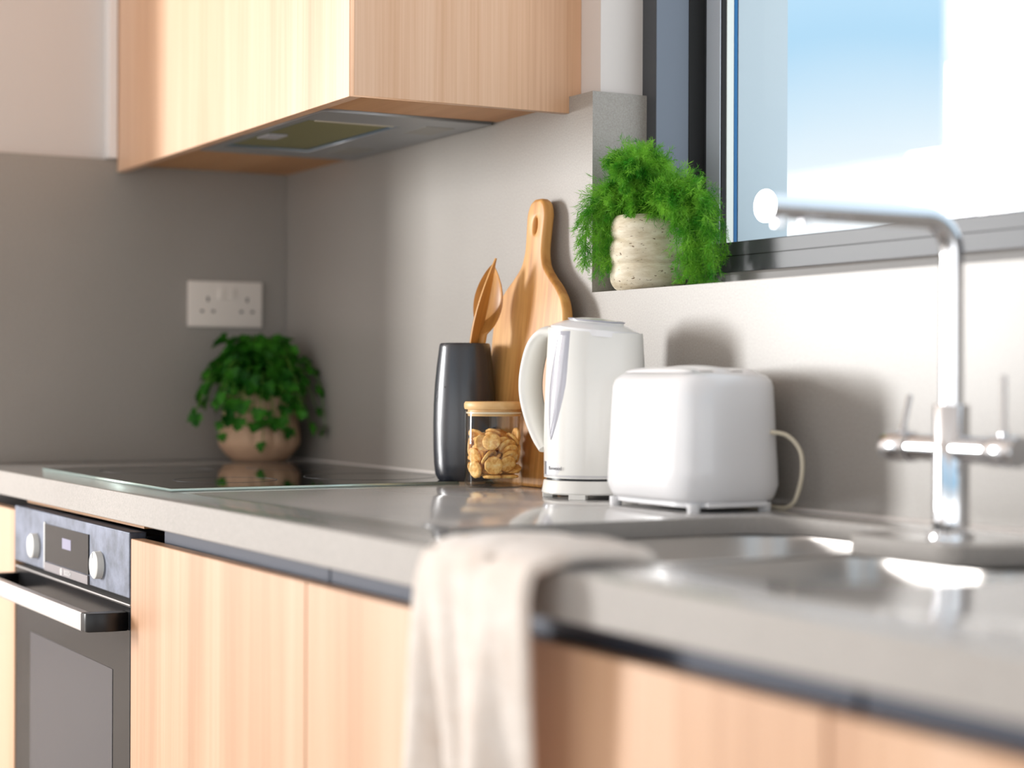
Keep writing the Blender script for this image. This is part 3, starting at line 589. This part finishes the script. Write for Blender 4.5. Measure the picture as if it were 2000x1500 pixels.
for i, (x, y, z, a, b, c, r) in enumerate(CR):
    if ck is None: o = ck = obj('cracker', cracker_mesh(), M_cracker, None, 60)
    else: o = ck.copy(); C.objects.link(o)
    k = r/12.8; o.scale = (k, k, 0.97); o.location = (JX+x, JY+y, CT+0.0034+z); o.rotation_euler = (a, b, c)
    tag(o, 'small golden round cracker in the pile inside the glass jar', 'cracker', 'crackers in the glass jar')

# ------------------------------------------------------------------ kettle
KX, KY = 1.286, -0.100
KR = math.radians(27)      # local +x is the spout, -x the handle
t = thing('kettle', 'white electric cordless kettle with water gauge standing on its power base', 'kettle', (KX, KY, CT), KR)
def kr(th, z):
    """body radius around the axis at height z"""
    s = max(0, min(1, (z-0.026)/0.19)); r = 0.0610*(1-s)+0.0560*s+0.0022*math.sin(PI*s)
    f = max(0, math.cos(th))**7; r += 0.0165*f*min(1, max(0, (s-0.15)/0.5))**1.2
    return r
def kp(th, z, off=0): 
    r = kr(th, z)+off; return (r*math.cos(th), r*math.sin(th)*0.97, z)
bm = bmesh.new(); lathe(bm, [(0, 0.0065), (0.054, 0.0065), (0.0620, 0.0062), (0.0635, 0.008), (0.0610, 0.022), (0.0600, 0.0235), (0, 0.0235)], 72); pbase = obj('power_base', bm, M_kwhite, t, 40)
for k in range(4):
    a = math.radians(-75+90*k); bm = B(0.048, 0.0622, -0.011, 0.011, 0.0, 0.0068, 0.0008); tf(bm, Matrix.Rotation(a, 4, 'Z')); obj('foot', bm, M_kwhite, pbase)
bm = bmesh.new(); zs = [0.0265, 0.0255+0.004]+[0.032+0.0085*k for k in range(22)]; zs = sorted(set(zs)); zs = [z for z in zs if z <= 0.2145]+[0.2150]
rings = []; nn = 96
for z in zs: rings.append([bm.verts.new(kp(2*PI*i/nn, z)) for i in range(nn)])
for i_, v in enumerate(rings[-1]): v.co.z = 0.2150-0.006*(v.co.x/0.06)
for a, b in zip(rings, rings[1:]):
    for i in range(nn): bm.faces.new((a[i], a[(i+1) % nn], b[(i+1) % nn], b[i]))
c0 = bm.verts.new((0, 0, 0.0262)); 
for i in range(nn): bm.faces.new((rings[0][(i+1) % nn], rings[0][i], c0))
inner = [bm.verts.new((v.co.x*0.955, v.co.y*0.955, v.co.z)) for v in rings[-1]]; deep = [bm.verts.new((v.co.x*0.95, v.co.y*0.95, v.co.z-0.012)) for v in rings[-1]]
for i in range(nn):
    j = (i+1) % nn; bm.faces.new((rings[-1][i], rings[-1][j], inner[j], inner[i])); bm.faces.new((inner[i], inner[j], deep[j], deep[i]))
bm.faces.new(deep)
body = obj('body', bm, M_kwhite, t, 45)
bm = bmesh.new(); lathe(bm, [(0, 0.0238), (0.0570, 0.0238), (0.0570, 0.0264), (0, 0.0264)], 60); obj('base_gap', bm, M_dark, t, 40)
# lid: domed, stops short of the spout
def oval(scale, z0, dome, n=72, rings_=8, xoff=0.0):
    bm = bmesh.new(); R = []
    for k in range(rings_+1):
        f = 1-k/rings_; rr = []
        for i in range(n):
            th = 2*PI*i/n; x = 0.0590*scale*math.cos(th)*f+xoff; y = 0.0515*scale*math.sin(th)*f; z = z0-0.006*((x)/0.06)+dome*(1-f**2.6)
            rr.append((x, y, z))
        R.append([bm.verts.new(p) for p in rr] if f > 1e-6 else [bm.verts.new(rr[0])])
    for a, b in zip(R, R[1:]):
        for i in range(n):
            j = (i+1) % n
            if len(b) == 1: bm.faces.new((a[i], a[j], b[0]))
            else: bm.faces.new((a[i], a[j], b[j], b[i]))
    low = [bm.verts.new((v.co.x, v.co.y, v.co.z-0.008)) for v in R[0]]
    for i in range(n): bm.faces.new((R[0][(i+1) % n], R[0][i], low[i], low[(i+1) % n]))
    return bm
lid = obj('lid', oval(1.0, 0.2180, 0.0120, xoff=0.0055), M_white, t, 50)
obj('lid_panel', oval(0.62, 0.2282, 0.0040, xoff=0.008), M_kwhite, lid, 50)
bm = bmesh.new(); P = [((0.0362)*math.cos(a)+0.008, 0.0355*math.sin(a), 0.2288-0.1*(0.036*math.cos(a)+0.008)) for a in [2*PI*k/48 for k in range(49)]]
tube(bm, P, 0.0012, 8, cap=False); obj('lid_groove', bm, M_greyplas, lid, 60)
# handle: loops off the back (-x)
bm = bmesh.new()
P = spline([(-0.045, 0, 0.2130), (-0.066, 0, 0.2120), (-0.082, 0, 0.196), (-0.0915, 0, 0.165), (-0.0930, 0, 0.135), (-0.0860, 0, 0.105), (-0.0745, 0, 0.078), (-0.0640, 0, 0.062)], 8)
tube(bm, P, [0.0135+0.0015*math.sin(PI*i/(len(P)-1)) for i in range(len(P))], 20, ell=(1.65, 0.68)); obj('handle', bm, M_kwhite, t, 60)
# water gauge: teardrop window on the visible side
def patch(name, f_in, z0, z1, m, par, off=0.0012, n=40, mth=8):
    bm = bmesh.new(); R = []
    for i in range(n+1):
        s = i/n; z = z0+(z1-z0)*s; a0, a1 = f_in(s)
        R.append([bm.verts.new(kp(a0+(a1-a0)*j/mth, z, off*(math.sin(PI*j/mth)**0.4 if 0 < j < mth else 0)-0.0003)) for j in range(mth+1)])
    for a, b in zip(R, R[1:]):
        for j in range(mth): bm.faces.new((a[j], a[j+1], b[j+1], b[j]))
    return obj(name, bm, m, par, 60)
CGA = math.radians(-116)
def gin(s, k=1.0):
    wd = math.radians(17*k)*(math.sin(PI*(0.5*min(1, s*1.5)))**0.6 if s > 0 else 0.02)*(1-0.35*max(0, s-0.5)*2)
    c = CGA+math.radians(18)*s; return c-wd, c+wd
patch('water_gauge', lambda s: gin(s), 0.075, 0.2135, M_greyplas, body, 0.0013)
patch('gauge_window', lambda s: gin(s, 0.55), 0.083, 0.208, M_gauge, body, 0.0022)
ba, bb = math.radians(-142), math.radians(-97)
patch('badge', lambda s: (ba, bb-math.radians(6)*(abs(2*s-1)**3)), 0.0305, 0.0480, M_white, body, 0.0011)
patch('badge_end', lambda s: (math.radians(-136), math.radians(-119)), 0.0310, 0.0475, M_badge, body, 0.0017)
bm = text_bm('Kenwood', 0.0068, 0.0002, 0.95)
for v in bm.verts:
    th = math.radians(-108)+v.co.x/0.062; z = 0.0390+v.co.y; p = kp(th, z, 0.0012+v.co.z); v.co = Vector(p)
obj('lettering', bm, M_ink, body)
bm = bmesh.new(); 
for zz in (0.0285, 0.0300): tube(bm, [kp(2*PI*i/96, zz, 0.0) for i in range(97)], 0.00035, 6, cap=False)
obj('trim_line', bm, M_greyplas, body)

# ------------------------------------------------------------------ toaster
TX0, TX1, TY0, TY1 = 1.400, 1.607, -0.165, -0.022; tcx, tcy = (TX0+TX1)/2, (TY0+TY1)/2
t = thing('toaster', 'white two slot toaster with rounded body standing between kettle and tap', 'toaster', (tcx, tcy, CT))
hx, hy = (TX1-TX0)/2, (TY1-TY0)/2
def trr(ins, z, r=0.056, dz=0.0): return [(p[0], p[1], z+dz) for p in round_poly([(-hx+ins, -hy+ins), (hx-ins, -hy+ins), (hx-ins, hy-ins), (-hx+ins, hy-ins)], max(r-ins, 0.004), 9)]
bm = bmesh.new(); R = []
prof = [(0.012, 0.0115), (0.005, 0.0125), (0.0015, 0.0175), (-0.0025, 0.030), (-0.0015, 0.050), (0.0005, 0.085), (0.002, 0.120), (0.0035, 0.144), (0.006, 0.1515), (0.012, 0.1570), (0.022, 0.1600), (0.036, 0.1615), (0.055, 0.1620)]
for ins, z in prof: R.append([bm.verts.new(p) for p in trr(ins, z)])
for a, b in zip(R, R[1:]):
    n = len(a)
    for i in range(n): bm.faces.new((a[i], a[(i+1) % n], b[(i+1) % n], b[i]))
bm.faces.new(R[-1]); bm.faces.new(R[0][::-1]); obj('body', bm, M_white, t, 50)
bm = bmesh.new(); R = []
for ins, z in [(0.010, 0.0118), (0.010, 0.0065), (0.013, 0.0055)]: R.append([bm.verts.new(p) for p in trr(ins, z)])
for a, b in zip(R, R[1:]):
    n = len(a)
    for i in range(n): bm.faces.new((a[i], a[(i+1) % n], b[(i+1) % n], b[i]))
bm.faces.new(R[0]); bm.faces.new(R[-1][::-1]); obj('base', bm, M_white, t, 50)
for i, yy in enumerate((-0.040, 0.0, 0.040)):     # raised ribs between and beside the two slots
    bm = bmesh.new(); w_ = 0.015 if i == 1 else 0.010; h_ = 0.0090 if i == 1 else 0.0065; R = []
    for k in range(17):
        s = k/16; x = -0.076+0.146*s; e = math.sin(PI*min(1, max(0, s)))**0.35 if 0 < s < 1 else 0.0
        R.append([bm.verts.new((x, yy+w_*math.cos(PI*j/8)*(0.75+0.25*e), 0.1605+h_*e*math.sin(PI*j/8))) for j in range(9)])
    for a, b in zip(R, R[1:]):
        for j in range(8): bm.faces.new((a[j], a[j+1], b[j+1], b[j]))
    obj('slot_rib', bm, M_white, t, 60)
for yy in (-0.021, 0.021): obj('bread_slot', B(-0.07, 0.066, yy-0.0055, yy+0.0055, 0.1590, 0.1624, 0.0005), M_dark, t)
for x, y in ((-0.085, -0.052), (0.080, -0.052), (0.080, 0.048), (-0.085, 0.048)):
    bm = bmesh.new(); lathe(bm, [(0, 0), (0.0068, 0), (0.0075, 0.001), (0.0078, 0.0105), (0, 0.0105)], 24, (x, y)); obj('foot', bm, M_white, t, 40)
obj('crumb_tray', B(hx-0.0125, hx-0.005, -0.045, 0.040, 0.0062, 0.0122, 0.002), M_white, t)
bm = bmesh.new(); tube(bm, spline([(hx-0.004, hy-0.030, 0.092), (hx+0.006, hy-0.014, 0.088), (hx+0.0165, hy-0.004, 0.072), (hx+0.0205, hy-0.003, 0.050), (hx+0.0155, hy-0.004, 0.026), (hx+0.004, hy-0.003, 0.010), (hx-0.02, hy+0.002, 0.0026), (hx-0.06, hy+0.008, 0.0026), (hx-0.12, hy+0.008, 0.0026)], 8), 0.0025, 12); obj('power_cord', bm, M_cord, t, 60)

# ------------------------------------------------------------------ towel over the worktop edge
bm = bmesh.new(); path = [(-0.476, 0.862), (-0.486, 0.882), (-0.497, 0.8985), (-0.512, 0.9040), (-0.535, 0.9075), (-0.565, 0.9095), (-0.592, 0.9095), (-0.612, 0.9065), (-0.6265, 0.900), (-0.633, 0.884), (-0.635, 0.860), (-0.636, 0.82), (-0.636, 0.76), (-0.636, 0.70), (-0.636, 0.62), (-0.636, 0.52), (-0.636, 0.42)]
pp = spline([(0, y, z) for y, z in path], 7); nu = 44; n = len(pp); TCX = 1.95
R = []
for i, p in enumerate(pp):
    q0, q1 = pp[max(i-1, 0)], pp[min(i+1, n-1)]; tg = (q1-q0).normalized(); nrm = Vector((0, tg.z, -tg.y)); nrm = nrm if nrm.z > 0.02 or nrm.y < 0 else -nrm
    hang = max(0, (0.90-p.z)/0.48) if p.y < -0.6 else 0
    row = []
    for j in range(nu+1):
        u = j/nu; x0 = 1.880+(0.0 if p.y < -0.6 else 0.012); x1 = 2.070 if p.y < -0.6 else 2.070-0.36*max(0, p.y+0.61)
        x = x0+(x1-x0)*u
        fold = (0.010*math.sin(u*11+0.6+0.8*hang)+0.007*math.sin(u*19+1.9-1.5*hang)+0.004*math.sin(u*31))*min(1, hang*2.4)
        fold += 0.0016*math.sin(u*9+i*0.09)+0.0012*math.sin(u*23-i*0.05)
        edge = 0.006*(max(0, u-0.90)/0.10)**2
        x += 0.006*hang*math.sin(u*7+2)+(0.045*hang*(1-u))
        y = p.y+nrm.y*abs(0)-fold*(1 if hang > 0 else 0)
        row.append(bm.verts.new((x-TCX, y+0.6, p.z+(fold if hang == 0 else 0)-edge*(0 if hang > 0 else 1)-CT)))
    R.append(row)
for a, b in zip(R, R[1:]):
    for j in range(nu): bm.faces.new((a[j], b[j], b[j+1], a[j+1]))
t = thing('tea_towel', 'beige wool towel draped over the worktop edge in front of the sink', 'towel', (TCX, -0.6, CT))
o = obj('cloth', bm, M_towel, t, 80)
md_ = o.modifiers.new('thick', 'SOLIDIFY'); md_.thickness = 0.009; md_.offset = -1

# ------------------------------------------------------------------ potted dill on the sill
PX, PY = 1.207, 0.040
t = thing('potted_dill', 'feathery green dill in a ribbed cream stone pot on the window sill', 'potted plant', (PX, PY, SI))
def arc(n, r0, z0, z1, bul): return [(r0+bul*math.sin(PI*k/n)**0.75, z0+(z1-z0)*k/n) for k in range(n+1)]
def bulge(z0, z1, ra, rm, rb, n=12): return [((ra if k < n/2 else rb)+(rm-(ra if k < n/2 else rb))*math.sin(PI*k/n)**0.65, z0+(z1-z0)*k/n) for k in range(n+1)]
pr_ = [(0, 0), (0.0420, 0)] + bulge(0.0, 0.0350, 0.0420, 0.0528, 0.0495) + bulge(0.0354, 0.0690, 0.0495, 0.0535, 0.0490)[1:] + bulge(0.0694, 0.1000, 0.0490, 0.0522, 0.0470)[1:] + [(0.0462, 0.1012), (0.0440, 0.1005), (0.0430, 0.09), (0, 0.09)]
bm = bmesh.new(); lathe(bm, pr_, 80); pot = obj('pot', bm, M_trav, t, 50)
bm = bmesh.new(); lathe(bm, [(0, 0.0935), (0.0405, 0.0935), (0.0405, 0.0905), (0, 0.0905)], 40); obj('soil', bm, M_soil, pot, 40)
rnd = random.Random(21)
vs, fs = [], []; svs, sfs = [], []
def needle(p, d, ln, wd):
    d = d.normalized(); s = d.cross(Vector((rnd.uniform(-1, 1), rnd.uniform(-1, 1), rnd.uniform(-1, 1)))).normalized()*wd
    k = len(vs); m_ = p+d*ln*0.55; vs.extend([tuple(p), tuple(m_+s), tuple(p+d*ln), tuple(m_-s)]); fs.append((k, k+1, k+2, k+3))
def stick(P, r):
    b = bmesh.new(); tube(b, P, r, 5); k = len(svs); b.verts.index_update()
    svs.extend([tuple(v.co) for v in b.verts]); sfs.extend([tuple(k+v.index for v in f.verts) for f in b.faces]); b.free()
def clampp(p):
    # stay clear of the reveal (x), frame (y) and sill
    X, Y, Z = p.x+PX, p.y+PY, p.z+SI
    if Y > -0.004:
        X = max(X, 1.129); Z = max(Z, SI+0.004)
        if Y > 0.066: Y = 0.066+(Y-0.066)*0.08
    return Vector((X-PX, Y-PY, Z-SI))
def frond(base, az, up, out, drop, ln_b=0.030):
    """stem rises 'up', reaches 'out' along az, then hangs 'drop' below its crest"""
    c = Vector((math.cos(az), math.sin(az), 0))
    P = spline([base, base+c*out*0.20+Vector((0, 0, up*0.7)), base+c*out*0.62+Vector((0, 0, up)), base+c*out*0.92+Vector((0, 0, up-drop*0.4)), base+c*out+Vector((0, 0, up-drop))], 7)
    P = [clampp(p) for p in P]; n = len(P); stick(P, [0.0011*(1-0.7*i/n) for i in range(n)])
    for i in range(5, n):
        tg = (P[i]-P[i-1]); 
        if tg.length < 1e-5: continue
        tg.normalize(); f = i/n; L0 = ln_b*(1.15-0.6*f)*rnd.uniform(0.8, 1.2)
        for q in range(4):
            ang = rnd.uniform(0, 2*PI); s = tg.cross(Vector((math.cos(ang), math.sin(ang), 0.3))).normalized()
            d = (tg*0.75+s*0.9+Vector((0, 0, -0.18))).normalized(); b0 = P[i-1].lerp(P[i], rnd.random()); steps = 7
            pt = b0
            for m_ in range(steps):
                nx = clampp(pt+d*L0/steps); d = (d+Vector((rnd.uniform(-.15, .15), rnd.uniform(-.15, .15), -0.09))).normalized()
                needle(pt, nx-pt, L0/steps*1.2, 0.00028)
                for _ in range(3):
                    dd = (d*0.8+Vector((rnd.uniform(-1, 1), rnd.uniform(-1, 1), rnd.uniform(-1, 1)))*0.85)
                    e = clampp(pt+dd.normalized()*L0*0.40); needle(pt, e-pt, (e-pt).length*rnd.uniform(.8, 1.2)+1e-5, 0.00033)
                pt = nx
    return
def bpt():
    a, r = rnd.uniform(0, 2*PI), 0.030*math.sqrt(rnd.random()); return Vector((r*math.cos(a), r*math.sin(a), 0.093))
D = math.radians
for k in range(13): frond(bpt()+Vector((-0.010, -0.006, 0)), D(rnd.uniform(-140, -112)), rnd.uniform(0.030, 0.055), rnd.uniform(0.040, 0.066), rnd.uniform(0.070, 0.105))          # left curtain, off the sill
for k in range(20): frond(bpt()+Vector((0.008, -0.004, 0)), D(rnd.uniform(-8, 14)), rnd.uniform(0.025, 0.055), rnd.uniform(0.095, 0.130), rnd.uniform(0.075, 0.125))             # right curtain
for k in range(20): frond(bpt(), D(rnd.uniform(-160, 20)), rnd.uniform(0.068, 0.096), rnd.uniform(0.020, 0.055), rnd.uniform(0.0, 0.02), 0.024)          # crown
for k in range(8): frond(bpt(), D(rnd.uniform(-125, -40)), rnd.uniform(0.030, 0.055), rnd.uniform(0.03, 0.045), rnd.uniform(0.0, 0.012), 0.018)             # low front
for k in range(3): frond(bpt(), D(rnd.uniform(-100, -20)), rnd.uniform(0.015, 0.025), rnd.uniform(0.040, 0.048), rnd.uniform(0.012, 0.022), 0.012)        # over the rim
raw('foliage', vs, fs, M_dill, t); raw('stems', svs, sfs, M_stem, t, True)

# ------------------------------------------------------------------ potted parsley in the corner
QX, QY = 0.098, -0.092
t = thing('potted_parsley', 'leafy green parsley in a fluted peach pot in the far corner', 'potted plant', (QX, QY, CT))
NP = 13
def flute(th, r, z):
    if z < 0.022: return r
    k = min(1, (z-0.022)/0.02)*(1 if z < 0.126 else 0.3); return r*(1-0.065*k*abs(math.cos(th*NP/2))**6)
pr_ = [(0, 0), (0.045, 0), (0.052, 0.004), (0.066, 0.018), (0.0745, 0.030), (0.0760, 0.036), (0.0750, 0.050), (0.0710, 0.075), (0.0660, 0.100), (0.0615, 0.125), (0.0600, 0.131), (0.0570, 0.131), (0.0565, 0.118), (0, 0.118)]
bm = bmesh.new(); lathe(bm, pr_, 156, fn=flute); pot = obj('pot', bm, M_peach, t, 40)
bm = bmesh.new(); lathe(bm, [(0, 0.1215), (0.0563, 0.1215), (0.0563, 0.1185), (0, 0.1185)], 40); obj('soil', bm, M_soil, pot, 40)
vs, fs = [], []; svs, sfs = [], []
def cl2(p, m_=0.003):
    return Vector((max(p.x, m_-QX), min(p.y, -m_-QY), max(p.z, 0.010)))
LEAF = [(0, 0), (0.18, 0.10), (0.46, 0.06), (0.56, 0.24), (0.42, 0.34), (0.66, 0.46), (0.52, 0.60), (0.30, 0.56), (0.34, 0.78), (0.16, 0.86), (0, 1.02)]
LEAF = LEAF + [(-x, y) for x, y in LEAF[-2:0:-1]]
def leaf(p, d, nrm, sz):
    d = d.normalized(); s = d.cross(nrm).normalized(); n_ = s.cross(d).normalized(); k = len(vs)
    c = cl2(p+d*sz*0.45-n_*sz*0.10); vs.append(tuple(c))
    for x, y in LEAF: vs.append(tuple(cl2(p+s*x*sz+d*y*sz+n_*sz*(0.22*abs(x)-0.15*y*y+rnd.uniform(-.05, .05)))))
    m_ = len(LEAF)
    for i in range(m_): fs.append((k, k+1+i, k+1+(i+1) % m_))
def sprig(az, up, out, drop, nl, sz=0.024):
    a, r = rnd.uniform(0, 2*PI), 0.04*math.sqrt(rnd.random()); base = Vector((r*math.cos(a), r*math.sin(a), 0.119)); c = Vector((math.cos(az), math.sin(az), 0))
    P = spline([base, base+c*out*0.25+Vector((0, 0, up*0.75)), base+c*out*0.65+Vector((0, 0, up)), base+c*out+Vector((0, 0, up-drop))], 6); P = [cl2(p, 0.006) for p in P]; n = len(P)
    stick(P, [0.0013*(1-0.5*i/n) for i in range(n)])
    for q in range(nl):
        f = 0.35+0.65*q/max(1, nl-1); i = min(n-1, max(1, int(f*(n-1)))); tg = P[i]-P[i-1]
        tg = tg.normalized() if tg.length > 1e-6 else c
        for s_ in ((-1, 1) if q < nl-1 else (0,)):
            sd_ = tg.cross(Vector((0, 0, 1))); sd_ = sd_.normalized() if sd_.length > 1e-4 else Vector((1, 0, 0))
            d = tg*0.6+sd_*s_*0.9+Vector((rnd.uniform(-.3, .3), rnd.uniform(-.3, .3), rnd.uniform(-.5, .1)))
            leaf(P[i]+sd_*s_*0.004, d, (Vector((0, 0, 1))+c*0.7+Vector((rnd.uniform(-.5, .5), rnd.uniform(-.5, .5), 0))).normalized(), sz*rnd.uniform(0.75, 1.25))
for k in range(30): sprig(D(rnd.uniform(-140, -40)), rnd.uniform(0.035, 0.075), rnd.uniform(0.06, 0.10), rnd.uniform(0.05, 0.085), 4)
for k in range(26): sprig(D(rnd.uniform(-50, 50)), rnd.uniform(0.035, 0.075), rnd.uniform(0.08, 0.13), rnd.uniform(0.05, 0.110), 4)
for k in range(30): sprig(D(rnd.uniform(-180, 180)), rnd.uniform(0.075, 0.110), rnd.uniform(0.015, 0.06), rnd.uniform(0.0, 0.02), 4)
sprig(D(-100), 0.04, 0.075, 0.105, 5, 0.018); sprig(D(-38), 0.03, 0.085, 0.11, 5, 0.018)
raw('foliage', vs, fs, M_parsley, t); raw('stems', svs, sfs, M_stem, t, True)
